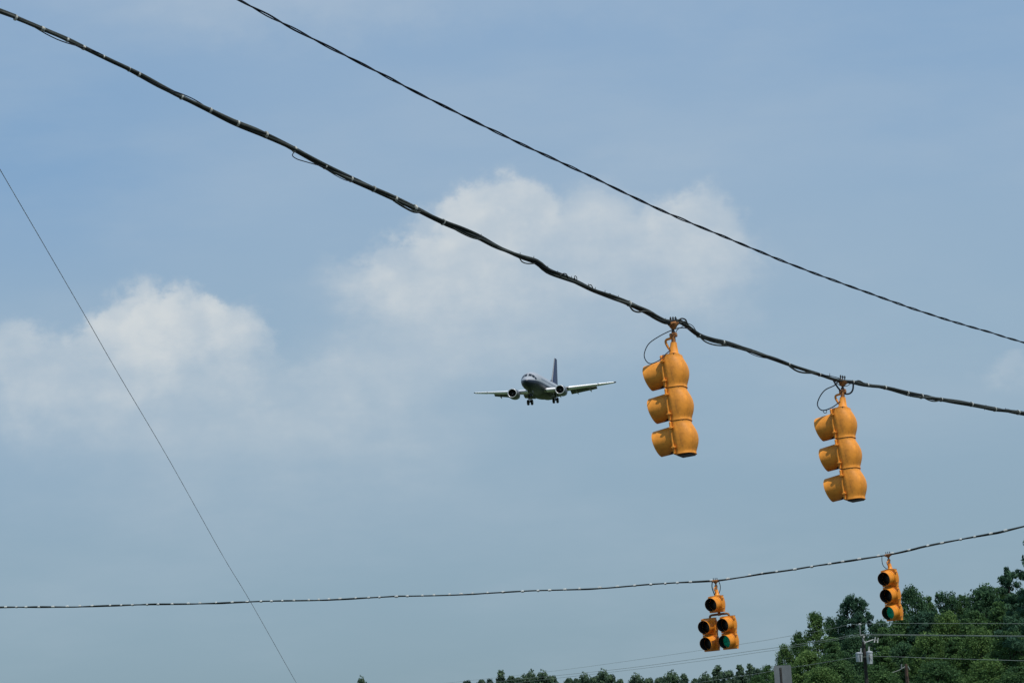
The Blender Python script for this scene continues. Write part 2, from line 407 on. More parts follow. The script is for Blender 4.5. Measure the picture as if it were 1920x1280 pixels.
loops = [
    ([(553,284),(548,291),(556,298),(575,304),(600,311),(612,315)], .0045, 'leadwire'),
    ([(612,318),(633,331),(648,338),(660,340)], .004, 'leadwire'),
    ([(741,378),(757,388),(775,397),(788,398)], .010, 'cable'),
    ([(850,428),(866,437),(884,445),(900,449)], .008, 'cable'),
    ([(974,483),(978,490),(988,494),(1003,494)], .006, 'cable'),
    ([(1050,517),(1056,513),(1062,514),(1065,521)], .006, 'cable'),
    ([(1179,571),(1186,581),(1197,585),(1210,583),(1222,586)], .009, 'cable_grey'),
    ([(1310,629),(1322,640),(1338,646),(1356,648),(1372,648)], .0075, 'cable'),
    ([(1312,629),(1328,638),(1345,643),(1362,646)], .007, 'cable'),
    ([(1268,603),(1278,597),(1286,600),(1289,608),(1297,617)], .008, 'cable'),
    ([(1275,606),(1284,603),(1292,611),(1304,622)], .008, 'cable'),
    ([(1290,606),(1299,611),(1306,622)], .004, 'leadwire'),
    ([(1480,686),(1492,694),(1504,698),(1520,699),(1536,700)], .010, 'cable'),
    ([(1727,742),(1740,749),(1752,752),(1765,750)], .008, 'cable'),
    ([(1600,717),(1610,714),(1618,718),(1624,722)], .011, 'cable'),
    ([(1078,528),(1077,518),(1081,519),(1082,530)], .004, 'cable'),
    ([(1102,536),(1108,534),(1112,541)], .005, 'cable'),
    ([(1138,552),(1144,550),(1149,556)], .0035, 'cable'),
]
for pts, r, mm in loops:
    q = [P(x, y, dN(x) - .03) for x, y in pts]
    child(MB().tube(spline(q, .02), r, 7), 'wire_loop', M[mm], near)
for px in (902, 975, 1002, 1024, 1046, 1071, 1075, 1100, 1113, 1136, 1157, 1247, 1269, 1557, 1678, 1706, 1845, 1884, 1850):
    i = at_px(px); p = near_c[i]; s_ = -1 if px in (1706, 1845) else 1
    h = random.uniform(.035, .048)
    child(MB().tube([p, p + Vector((.004, 0, h*s_))], [.0045, .0028], 5), 'tie_tail', M['cable'], near)

dT = depth_line(450, 18.5, 1920, 30)
thin_px = [(-60,-290),(200,-137),(448,0),(600,80),(700,131),(800,183),(956,260),(1098,326),(1235,392),(1363,446),(1500,502),(1659,560),(1722,582),(1791,604),(1857,623),(1920,642),(2150,705),(2500,790)]
tc_ = spline([P(x, y, dT(x)) for x, y in thin_px], .06)
thin = empty('twisted_cable', Matrix.Translation(tc_[0])); tag(thin, 'thin twisted black cable crossing the sky above the bundled cable', 'cable')
child(MB().tube(strand(tc_, .0075, 0, 1.25, .5, 1), .0088, 6), 'cable_strand', M['leadwire'], thin)
child(MB().tube(strand(tc_, .0085, math.pi, 1.25, .5, 1), .0068, 6), 'cable_strand', M['leadwire'], thin)

gp = [(-180,10),(0,318),(83,460),(159,591),(222,701),(316,860),(417,1040),(470,1128),(556,1280),(640,1425)]
gY = lambda py: 20 + 16*(py-318)/962
gc = spline([P(x, y, gY(y)) for x, y in gp], .05)
g = MB(); g.tube(strand(gc, .0020, 0, 7, 0, 1), .0030, 5); g.tube(strand(gc, .0020, math.pi, 7, 0, 1), .0030, 5)
tag(g.build('guy_wire', M['steelwire']), 'thin grey steel wire slanting steeply down the left side', 'wire')

dF = depth_line(1345, 45.6, 1667, 44.2)
def dF2(px): return 45.6 + (1345-px)*.0042 if px < 1345 else 45.6 - (px-1345)*.0044
far_px = [(-500,1136),(0,1138),(200,1135),(380,1130.5),(470,1128),(567,1125),(700,1120),(900,1112),(1100,1103),(1270,1092.5),(1324,1089),(1357,1086),(1398,1079.5),(1429,1075),(1500,1066),(1600,1049.5),(1647,1042),(1681,1036),(1712,1029.5),(1740,1023),(1850,1002),(1920,986),(2300,890)]
far_c = spline([P(x, y, dF2(x)) for x, y in far_px], .09)
far_x = [px_of(p)[0] for p in far_c]
far = empty('span_cable', Matrix.Translation(far_c[0])); tag(far, 'distant low black span cable with white bands carrying the far signals', 'cable')
child(MB().tube(strand(far_c, .010, 0, .3, .5, 11), .0150, 7), 'cable_strand', M['cable'], far)
child(MB().tube(strand(far_c, .014, 2.5, .33, .9, 12), .0130, 7), 'cable_strand', M['cable'], far)
x_ = 6
while x_ < 1920:
    i = min(range(len(far_x)), key=lambda k: abs(far_x[k]-x_))
    t = (far_c[i+1]-far_c[i-1]).normalized(); c = far_c[i] + Vector((0, -.004, .006)); wd = random.uniform(.022, .040)
    child(MB().tube([c - t*wd, c, c + t*wd], [.021, .0265, .021], 8), 'band', M['tie_bright'], far)
    x_ += random.uniform(24, 36) * (1 if x_ > 900 else .85)

# ------------------------------------------------------------------ traffic signals
SH = .345; HW = .168
def housing_section(mb, z0, mi=0):
    """one section hanging from z0 to z0-SH. face looks along -Y, front plane y=0, barrel back towards +Y"""
    rings = []; nz = 18
    for k in range(nz + 1):
        t = k / nz; z = z0 - .0015 - (SH - .003)*t
        bul = math.sin(math.pi*min(max(t, 0), 1))**1.05
        ed = 1 - math.exp(-min(t, 1-t)/.05)
        d = .152 + .058*bul; hw = (HW - .018) + .015*bul + .004*ed
        flare = .010*math.exp(-t/.03) + .018*math.exp(-(1-t)/.04)
        d += flare; hw += flare*.6
        pts = []
        n = 26; e = 2.9
        for j in range(n + 1):
            a = math.pi*j/n
            c_, s_ = math.cos(a), math.sin(a)
            x = hw*math.copysign(abs(c_)**(2/e), c_); y = d*abs(s_)**(2/e)
            pts.append(Vector((x, y, z)))
        rings.append(pts[::-1])
    mb.loft(rings, mi, cap=(True, True))
def make_section(parent, z0, yel, lens_m, xo=0.0, visor_len=.205, vr=.150):
    T = Matrix.Translation((xo, 0, z0))
    mb = MB(); housing_section(mb, 0); o = mb.build('signal_section', yel, parent); o.matrix_local = T
    # seam gap: dark groove strip handled by the 8 mm gap between sections; gasket ring
    mb = MB(); mb.box((0, -.010, -SH/2), (HW+.003, .012, SH/2-.002), .008)
    d = mb.build('door', yel, o)
    mb = MB(); mb.box((0, .065, .002), (HW*.80, .062, .0035), 0); mb.build('gasket', M['hwdark'], o)
    for zz in (-.07, -SH+.07):
        for sx in (-1, 1):
            mb = MB(); mb.box((sx*(HW+.010), -.004, zz), (.011, .016, .010), .003); mb.tube([(sx*(HW+.012), -.026, zz), (sx*(HW+.012), .022, zz)], .0065, 6)
            mb.build('latch', M['rust'] if yel == M['orange'] else yel, o)
    # visor: cut-away tunnel, drooping slightly
    r0, r1, L = vr - .002, vr - .007, visor_len
    nA, nL = 40, 8
    g0, g1 = R(40), R(24)
    rot = Matrix.Rotation(R(5), 4, 'X'); base = Vector((0, -.024, -SH/2 + .004))
    def shell(rad, mi, flip):
        rings = []
        for i in range(nL + 1):
            t = i/nL; g_ = max(R(1.5), R(44)*(1 - t/.62)); r = (r0 + (r1-r0)*t) + rad
            pts = []
            for j in range(nA + 1):
                a = -math.pi/2 + g_ + (2*math.pi - 2*g_)*j/nA
                p = Vector((math.cos(a)*r, -L*t*(1.02 - .13*((1-math.sin(a))/2)**2.2 - .06*max(0, math.sin(a))**3) , math.sin(a)*r*1.0))
                pts.append(base + rot @ p)
            rings.append(pts if flip else pts[::-1])
        return rings
    vm = MB(); ro = shell(0, 0, False); ri = shell(-.004, 1, True)
    vm.loft(ro, 0, (False, False), closed=False); vm.loft(ri, 1, (False, False), closed=False)
    # rim joining the two shells
    a = ro[-1][::-1]; b = ri[-1]
    vm.loft([a, b], 0, (False, False), closed=False)
    for e in (0, -1):
        vm.loft([[r[::-1][e] for r in ro], [r[e] for r in ri]], 0, (False, False), closed=False)
    v_ = vm.build('visor', [yel, M['black']], o)
    # lens: shallow dome
    lm = MB(); rr = []
    for i in range(7):
        t = i/6; q = (vr-.010)*math.cos(t*math.pi/2*.96); rr.append([base + Vector((math.cos(b_)*q, -.030*math.sin(t*math.pi/2), math.sin(b_)*q)) for b_ in (2*math.pi*k/32 for k in range(32))])
    lm.loft(rr, 0, (False, True)); lm.build('lens', lens_m, o)
    # bezel ring
    bm_ = MB(); rings = []
    for (q, yy_) in ((vr+.013, -.018), (vr+.010, -.034), (vr+.0005, -.037)):
        rings.append([Vector((math.cos(b_)*q, yy_, -SH/2+.004+math.sin(b_)*q)) for b_ in (2*math.pi*k/40 for k in range(40))])
    bm_.loft(rings, 0, (False, False)); bm_.build('bezel', yel, o)
    return o
def hanger(root, top_local, wire_local, yel, kind):
    """root-local: from the housing top (0,.08,0) up to the wire"""
    b = Vector(top_local); w_ = Vector(wire_local); up = (w_ - b)
    L = up.length; h = up.normalized()
    def pt(f, sx=0, sy=0): return b + h*(L*f) + Vector((sx, sy, 0))
    mb = MB(); mb.tube([pt(-.03), pt(.02), pt(.06), pt(.38)], [.064, .062, .048, .032], 14)
    o = mb.build('hanger', yel, root)
    mb = MB()  # open hook on the face side
    q = [pt(.12, 0, -.025), pt(.26, 0, -.060), pt(.42, 0, -.085), pt(.50, 0, -.078), pt(.52, 0, -.03), pt(.53, 0, .0)]
    mb.tube(spline(q, .01), .013, 8); mb.build('hook', yel, o)
    mb = MB(); mb.tube([pt(.36), pt(.62)], [.024, .020], 10); mb.box(pt(.60), (.018, .040, .022), .006)
    mb.tube([pt(.64, -.03), pt(.64, .03)], .012, 8)
    mb.build('swivel', M['rust'], o)
    mb = MB(); mb.tube([pt(.60), pt(.86)], .013, 8); mb.box(pt(.70), (.020, .016, .012), .004); mb.build('pin', M['hwdark'], o)
    mb = MB(); mb.tube([pt(.78), pt(.86), pt(.96)], [.018, .040, .050], 10)
    wire_dir = root['_wd']; wd = Vector(wire_dir)
    mb.tube([w_ - wd*.065 - h*.012, w_ + wd*.065 - h*.012], .026, 8)
    o2 = mb.build('clamp', M['rust'], o)
    for k in (-.04, 0, .04):
        mb = MB(); c = w_ + wd*k; mb.tube([c - h*.01, c + h*.058], .0065, 6); mb.tube([c + h*.034, c + h*.046], .011, 6); mb.build('bolt', M['hwdark'], o2)
def wire_dir_at(center, p):
    i = min(range(1, len(center)-1), key=lambda k: (center[k]-p).length)
    return (center[i+1]-center[i-1]).normalized(), center[i]
def make_signal(px, py, Y, azim, tilt, lean, center, yel, lenses, label, group, scale=1.0, hl=None):
    p = P(px, py, Y)
    mt = Matrix.Translation(p) @ Matrix.Rotation(R(azim), 4, 'Z') @ Matrix.Rotation(R(lean), 4, 'Y') @ Matrix.Rotation(R(tilt), 4, 'X')
    root = empty('traffic_signal', mt); tag(root, label, 'traffic signal', group)
    inv = mt.inverted()
    i_ = min(range(1, len(center)-1), key=lambda k: abs(px_of(center[k])[0]-hl[0])); wd = (center[i_+1]-center[i_-1]).normalized(); wp = center[i_]
    root['_wd'] = tuple((inv.to_3x3() @ wd).normalized())
    hanger(root, (0, 0, 0), inv @ wp, yel, 0)
    del root['_wd']
    return root, inv
# near pair, seen from behind
def cable_bits(root, inv, lst, Y):
    for pts, r in lst:
        q = [inv @ P(a[0], a[1], Y + (a[2] if len(a) > 2 else 0)) for a in pts]
        MB().tube(spline(q, .015), r, 7).build('lead_wire', M['leadwire'], root)
def near_signal(px, py, Y, azim, tilt, lean, label, hl, bits):
    root, inv = make_signal(px, py, Y, azim, tilt, lean, near_c, M['yellow'], None, label, 'near traffic signals seen from behind', hl=hl)
    body_y = -.085
    for k in range(3):
        s_ = make_section(root, -.012 - k*(SH+.006), M['yellow'], M['lens_off'], visor_len=.210, vr=.144)
        s_.matrix_local = Matrix.Translation((0, body_y, -.012 - k*(SH+.004)))
    mb = MB(); mb.box((0, body_y+.07, -.004), (.09, .065, .008), .005); mb.build('top_cap', M['yellow'], root)
    mb = MB(); mb.box((0, body_y+.07, -.0135-3*(SH+.004)), (.10, .07, .005), .002); mb.build('bottom_cap', M['hwdark'], root)
    cable_bits(root, inv, bits, Y)
    return root
near_signal(1263.5, 665, 21.8, -111, 4.2, 0, 'larger yellow three section traffic signal hanging nearest the airplane, back turned to us', (1264, 605),
    [([(1297,618),(1286,615),(1272,615),(1257,620),(1235,631),(1216,645),(1208,664),(1212,677,-.12),(1222,681.5,-.2),(1238,674,-.2),(1249,663,-.12),(1259,655,.0)], .0052),
     ([(1286,605),(1280,612),(1270,618,.05),(1264,632,.05)], .004)])
near_signal(1580, 764.5, 23.9, -115, 4.4, 0, 'slightly smaller yellow three section traffic signal at right with small ring on its lead wire', (1580, 714),
    [([(1572,714),(1565,722),(1547,731),(1536,746),(1533,760),(1542,769,-.15),(1559,764,-.2),(1575,753,-.05)], .0065),
     ([(1561,710),(1568,722),(1575,731),(1585,738),(1594,737),(1599,730),(1600,718)], .010),
     ([(1566,714),(1574,722),(1587,723.5),(1599,716)], .004),
     ([(1545,768),(1543.5,772),(1546,774),(1550,773),(1550,769.5),(1547,768)], .004)])
# far pair, facing us
def far_three():
    root, inv = make_signal(1669, 1066.5, 44.2, -40, 3.0, -.8, far_c, M['orange'], None, 'small orange three section signal lit green at far right above the trees', 'far traffic signals facing us', hl=(1667, 1038))
    for k in range(3):
        s_ = make_section(root, 0, M['orange'], M['led'] if k == 2 else M['lens_off'], visor_len=.20)
        s_.matrix_local = Matrix.Translation((0, -.085, -.012 - k*(SH+.004)))
    mb = MB(); mb.box((0, -.015, -.004), (.09, .065, .008), .005); mb.build('top_cap', M['rust'], root)
    cable_bits(root, inv, [([(1653.5,1041),(1654,1053),(1657,1061),(1663,1066)], .0075)], 44.2)
far_three()
def far_five():
    root, inv = make_signal(1344.5, 1115.5, 45.6, -36, 2.6, -1.2, far_c, M['orange'], None, 'five section doghouse signal with lower right lamp lit green', 'far traffic signals facing us', hl=(1344, 1087))
    s_ = make_section(root, 0, M['orange'], M['lens_off'], visor_len=.20); s_.matrix_local = Matrix.Translation((0, -.085, -.012))
    zc = -.012 - SH - .105
    for sx in (-1, 1):
        for k in range(2):
            s_ = make_section(root, 0, M['orange'], M['led'] if (sx == 1 and k == 1) else M['lens_off'], visor_len=.20)
            s_.matrix_local = Matrix.Translation((sx*.232, -.085, zc - k*(SH+.004)))
    br = MB()
    br.tube([(0, 0, -.012-SH), (0, 0, -.012-SH-.075)], .030, 10)
    br.tube(spline([(-.232, 0, zc+.004), (-.232, 0, zc+.035), (-.20, 0, zc+.058), (-.1, 0, zc+.062), (0, 0, zc+.062), (.1, 0, zc+.062), (.20, 0, zc+.058), (.232, 0, zc+.035), (.232, 0, zc+.004)], .02), .024, 10)
    br.build('bracket', M['rust'], root)
    cable_bits(root, inv, [([(1335.5,1090),(1335,1099),(1337,1107),(1341,1117)], .011), ([(1348,1089),(1350.5,1098),(1350,1106),(1347,1114)], .008)], 45.6)
far_five()

# ------------------------------------------------------------------ airliner
NOSE0 = 11.5
FUS = [(0,.02,-.44,-.48),(.12,.28,-.18,-.74),(.35,.52,.02,-.98),(.8,.86,.27,-1.28),(1.4,1.18,.52,-1.52),(1.8,1.34,.72,-1.63),(2.3,1.49,1.12,-1.73),(2.8,1.60,1.42,-1.81),(3.4,1.70,1.63,-1.88),(4.2,1.79,1.80,-1.94),(5.5,1.86,1.94,-1.99),(7,1.88,1.99,-2.0),(14,1.88,2.0,-2.0),(21,1.88,2.0,-1.98),(23,1.84,2.0,-1.72),(25,1.70,2.0,-1.22),(27,1.42,1.97,-.58),(29,1.06,1.90,.12),(31,.62,1.76,.74),(32.3,.2,1.5,1.15)]
def fus_at(s):
    for a, b in zip(FUS, FUS[1:]):
        if a[0] <= s <= b[0]:
            t = (s-a[0])/(b[0]-a[0]); return [a[i]+(b[i]-a[i])*t for i in range(1, 4)]
    return FUS[-1][1:]
def fus_pt(s, a, off=0):   # a from top, clockwise to +X
    w_, zt, zb = fus_at(s); zc = (zt+zb)/2; h = (zt-zb)/2
    return Vector(((w_+off)*math.sin(a), s-NOSE0, zc + (h+off)*math.cos(a)))
plane_p = P(1009, 722, 419)
pm = Matrix.Translation(plane_p) @ Matrix.Rotation(R(-12.2), 4, 'Z') @ Matrix.Rotation(R(2.5), 4, 'X') @ Matrix.Rotation(R(.7), 4, 'Y')
pl = empty('airplane', pm); tag(pl, 'twin engine jet airliner landing with wheels down, grey above and navy below', 'airplane')
ss = sorted(set([f[0] for f in FUS] + [i*.5 for i in range(1, 64)] + [.05, .2, .6]))
mb = MB(); mb.loft([[fus_pt(s, 2*math.pi*k/40) for k in range(40)] for s in ss]); mb.build('fuselage', M['livery'], pl)
fus = pl.children[0]
for sx in (-1, 1):
    for (a0, a1, s0, s1) in ((5, 30, 1.75, 2.45), (33, 58, 1.85, 2.55), (61, 80, 2.1, 2.75)):
        rings = [[fus_pt(s0 + (s1-s0)*i/3 + .1*(j/3), sx*R(a0+(a1-a0)*j/3), .015) for j in range(4)] for i in range(4)]
        mb = MB(); mb.loft(rings, 0, (False, False), closed=False); mb.build('cockpit_window', M['glass'], fus)
# cabin windows: one strip of panes per side
for sx in (-1, 1):
    mb = MB()
    for i in range(40):
        s0 = 6.2 + i*.5
        q = [fus_pt(s0 + dx_, sx*R(a_), .012) for dx_, a_ in ((0, 80), (.24, 80), (.24, 70), (0, 70))]
        mb.add(q, [(0, 1, 2, 3)], 0, False)
    mb.build('cabin_windows', M['glass'], fus)
# belly fairing
mb = MB(); rings = []
for i in range(25):
    t = i/24; s = 9.6 + 11.2*t; k = math.sin(math.pi*t)**.55
    rings.append([Vector((2.05*k*math.cos(a), s-NOSE0, -1.35 + (-1.02*k if math.sin(a) < 0 else .4*k)*abs(math.sin(a)))) for a in (2*math.pi*j/28 for j in range(28))])
mb.loft(rings); mb.build('belly_fairing', M['belly'], pl)
def airfoil(chord, thick, n=12, x0=0.0, x1=1.0):
    up, lo = [], []
    for i in range(n+1):
        x = x0 + (x1-x0)*(1-math.cos(math.pi*i/n))/2
        t = 5*thick*(.2969*math.sqrt(max(x,0))-.126*x-.3516*x*x+.2843*x**3-.1015*x**4)
        up.append((x*chord, (t+.008)*chord)); lo.append((x*chord, (-t*.8+.004)*chord))
    return up + lo[::-1][0:]
def wing_le(x):  # station of leading edge and height
    d = x - 1.6
    s = 10.9 + d*.50 + (max(0, 4.9-x))*(-.25)
    return s, -1.15 + d*.108
def wing_chord(x):
    s, _ = wing_le(x)
    te = 18.1 + .12*(x-1.6) if x < 4.9 else 18.5 + (x-4.9)*(19.15-18.5)/9.55
    return te - s
def panel(name, xs, mat_, parent, sx, th, f0=0., f1=1., dy_=0., dz_=0., rot=0.):
    mb = MB(); rings = []
    for x in xs:
        s, z = wing_le(x); c = wing_chord(x); ring = []
        af = airfoil(c, th, 12, f0, f1)
        py_, pz_ = f0*c, 0
        for (a, b) in af:
            a2, b2 = a-py_, b
            r_ = R(rot); a3 = a2*math.cos(r_) + b2*math.sin(r_); b3 = -a2*math.sin(r_) + b2*math.cos(r_)
            ring.append(Vector((sx*x, s + py_ + a3 + dy_ - NOSE0, z + b3 + dz_)))
        rings.append(ring if sx > 0 else ring[::-1])
    mb.loft(rings); return mb.build(name, mat_, parent)
def lin(a, b, n): return [a + (b-a)*i/(n-1) for i in range(n)]
wings = {}
for sx in (-1, 1):
    wg = panel('wing', lin(1.2, 14.4, 14), M['pl_wing'], pl, sx, .115, 0, .80); wings[sx] = wg
    panel('slat', lin(5.9, 11.3, 6), M['pl_bright'], wg, sx, .17, 0, .16, -.36, -.08, 6)
    panel('slat', lin(11.5, 14.3, 4), M['pl_bright'], wg, sx, .18, 0, .20, -.24, -.05, 6)
    panel('slat', lin(1.9, 4.1, 3), M['pl_bright'], wg, sx, .15, 0, .10, -.26, -.06, 6)
    panel('flap', lin(2.0, 4.3, 3), M['pl_under'], wg, sx, .12, .76, .97, .45, -.12, 24)
    panel('flap', lin(5.4, 10.6, 5), M['pl_under'], wg, sx, .12, .72, .96, .40, -.10, 26)
    panel('aileron', lin(10.75, 13.9, 3), M['pl_wing'], wg, sx, .11, .79, 1.0)
    for xf in (3.0, 6.6, 9.3):
        s, z = wing_le(xf); c = wing_chord(xf); mb = MB()
        rings = [[Vector((sx*xf + .16*k*math.cos(a), s + c*(.55+.65*t) - NOSE0, z - .30 - .55*t**2 + .22*k*math.sin(a))) for a in (2*math.pi*j/10 for j in range(10))] for t, k in ((0,.1),(.2,.8),(.5,1),(.8,.7),(1,.1))]
        mb.loft(rings); mb.build('flap_fairing', M['pl_wing'], wg)
    mb = MB(); s, z = wing_le(14.4)
    mb.tube([(sx*14.4, s-.1-NOSE0, z), (sx*14.62, s+.5-NOSE0, z+.02), (sx*14.5, s+1.3-NOSE0, z+.02)], [.05, .11, .03], 8); mb.build('wingtip_light', M['hwdark'], wg)
    # engine
    ex, ez, s0 = sx*4.83, -1.50, 8.9
    mb = MB(); rings = []
    for (t, r) in ((.10,.93),(.5,1.02),(1.2,1.07),(2.2,1.05),(3.1,.93),(3.7,.80),(3.75,.66)):
        ring = []
        for j in range(36):
            a = 2*math.pi*j/36; zz = math.sin(a)*r
            if zz < 0: zz *= .93
            ring.append(Vector((ex + math.cos(a)*r*1.03, s0+t-NOSE0, ez + zz - .05*t)))
        rings.append(ring[::-1])
    mb.loft(rings, 0, (False, True)); en = mb.build('engine', M['pl_nac'], pl)
    mb = MB(); rings = []
    for (t, r) in ((.12,.94),(.03,.91),(0,.865),(.02,.81),(.12,.775),(.3,.76)):
        rings.append([Vector((ex + math.cos(a)*r*1.02, s0+t-NOSE0, ez + (math.sin(a)*r*(.94 if math.sin(a)<0 else 1)))) for a in (2*math.pi*j/36 for j in range(36))])
    mb.loft(rings, 0, (False, False)); mb.build('intake_lip', M['pl_lip'], en)
    mb = MB(); rings = []
    for (t, r) in ((.3,.762),(.85,.76)):
        rings.append([Vector((ex + math.cos(a)*r, s0+t-NOSE0, ez+math.sin(a)*r*.97)) for a in (2*math.pi*j/36 for j in range(36))])
    mb.loft(rings, 0, (False, True)); mb.build('intake_duct', M['pl_dark'], en)
    mb = MB()
    for k in range(24):
        a = 2*math.pi*k/24; a2 = a+.16
        q = [Vector((ex+math.cos(a)*.2, s0+.75-NOSE0, ez+math.sin(a)*.2)), Vector((ex+math.cos(a)*.74, s0+.78-NOSE0, ez+math.sin(a)*.72)), Vector((ex+math.cos(a2)*.74, s0+.66-NOSE0, ez+math.sin(a2)*.72)), Vector((ex+math.cos(a2)*.2, s0+.7-NOSE0, ez+math.sin(a2)*.2))]
        mb.add(q, [(0,1,2,3)], 0, False)
    mb.build('fan', M['hwdark'], en)
    mb = MB(); mb.loft([[Vector((ex+math.cos(a)*r, s0+t-NOSE0, ez+math.sin(a)*r)) for a in (2*math.pi*j/16 for j in range(16))] for t, r in ((.42,.01),(.52,.11),(.7,.2))], 0, (False, True)); mb.build('spinner', M['strut'], en)
    mb = MB(); mb.loft([[Vector((ex+math.cos(a)*r, s0+t-NOSE0, ez-.2+math.sin(a)*r)) for a in (2*math.pi*j/20 for j in range(20))] for t, r in ((3.6,.55),(4.4,.42),(4.9,.25))]); mb.build('exhaust', M['hwdark'], en)
    mb = MB()
    mb.loft([[Vector((ex+xx, s0+yy_-NOSE0, ez+zz)) for xx, yy_, zz in ((-.14, 1.1, .9), (.14, 1.1, .9), (.14, 4.4, .45), (-.14, 4.4, .45))], [Vector((ex+xx, s0+yy_-NOSE0, ez+zz)) for xx, yy_, zz in ((-.12, 2.2, 1.12), (.12, 2.2, 1.12), (.12, 5.2, .62), (-.12, 5.2, .62))]], 0, smooth=False); mb.build('pylon', M['pl_nac'], en)
    # stabiliser
    mb = MB(); rings = []
    for x, s, c, z in ((.3, 27.9, 4.0, 1.0), (6.35, 31.2, 1.3, 1.75)):
        ring = [Vector((sx*x, s+a-NOSE0, z+b)) for a, b in airfoil(c, .09, 8)]; rings.append(ring if sx > 0 else ring[::-1])
    mb.loft(rings); mb.build('stabilizer', M['pl_wing'], pl)
    # main gear
    gx, gs = sx*2.62, 15.4
    mb = MB(); mb.tube([(gx, gs-NOSE0, -1.2), (gx, gs-NOSE0, -2.75)], [.15, .10], 8); mb.tube([(gx-.42, gs-NOSE0, -2.78), (gx+.42, gs-NOSE0, -2.78)], .08, 8)
    mb.tube([(sx*1.2, gs-NOSE0, -1.9), (gx, gs-NOSE0, -2.2)], .07, 6); mb.box((gx+sx*.25, gs-NOSE0, -1.75), (.03, .35, .5), .01)
    lg = mb.build('landing_gear', M['strut'], pl)
    def wheel(cx, cy, cz, r, hw, par):
        mb = MB(); rr = [(-hw, r*.6), (-hw, r*.86), (-hw*.7, r*.97), (0, r), (hw*.7, r*.97), (hw, r*.86), (hw, r*.6)]
        mb.loft([[Vector((cx+o_, cy+math.cos(a)*q, cz+math.sin(a)*q)) for a in (2*math.pi*j/24 for j in range(24))] for o_, q in rr]); wl = mb.build('wheel', M['tyre'], par)
        mb = MB(); mb.tube([(cx-hw-.01, cy, cz), (cx+hw+.01, cy, cz)], r*.42, 14); mb.build('rim', M['rim'], wl) if par.parent is None else mb.build('rim', M['rim'], par)
    for o_ in (-.39, .39): wheel(gx+o_, gs-NOSE0, -2.84, .57, .20, lg)
# nose gear
mb = MB(); mb.tube([(0, 4.0-NOSE0, -1.7), (0, 4.0-NOSE0, -2.85)], [.10, .07], 8); mb.tube([(-.28, 4.0-NOSE0, -2.85), (.28, 4.0-NOSE0, -2.85)], .05, 8)
for sx in (-1, 1): mb.box((sx*.42, 4.1-NOSE0, -2.1), (.02, .6, .25), .005)
ng = mb.build('landing_gear', M['strut'], pl)
for o_ in (-.22, .22): wheel(o_, 4.0-NOSE0, -2.85, .34, .11, ng)
# fin
mb = MB(); rings = []
for s, c, z in ((24.9, 6.6, 1.75), (27.5, 4.4, 4.9), (29.7, 2.6, 7.75)):
    rings.append([Vector((b, s+a-NOSE0, z)) for a, b in airfoil(c, .09, 10)][::-1])
mb.loft(rings); fin = mb.build('fin', M['navy'], pl)
mb = MB(); rings = []
for s, c, z in ((24.86, 6.6, 1.95), (27.46, 4.4, 4.92), (29.66, 2.6, 7.77)):
    rings.append([Vector((b*1.15, s+a-NOSE0-.03, z)) for a, b in airfoil(c, .09, 8, 0, .035)][::-1])
mb.loft(rings); mb.build('fin_leading_edge', M['pl_wing'], fin)
mb = MB(); mb.loft([[Vector((xx, yy_-NOSE0, zz)) for xx, yy_, zz in ((-.12, 21.8, 1.95), (.12, 21.8, 1.95), (.12, 26.6, 1.9), (-.12, 26.6, 1.9))], [Vector((xx, yy_-NOSE0, zz)) for xx, yy_, zz in ((-.05, 25.2, 2.65), (.05, 25.2, 2.65), (.06, 26.5, 2.9), (-.06, 26.5, 2.9))]], 0, smooth=False); mb.build('dorsal_fin', M['navy'], fin)
for sx in (-1, 1):
    mb = MB(); c = Vector((sx*1.98, 10.75-NOSE0, -.98)); mb.loft([[c + Vector((math.cos(a)*r, -t, math.sin(a)*r)) for a in (2*math.pi*j/12 for j in range(12))] for t, r in ((0,.14),(.08,.11),(.11,.02))]); mb.build('landing_light', M['lamp'], wings[sx])

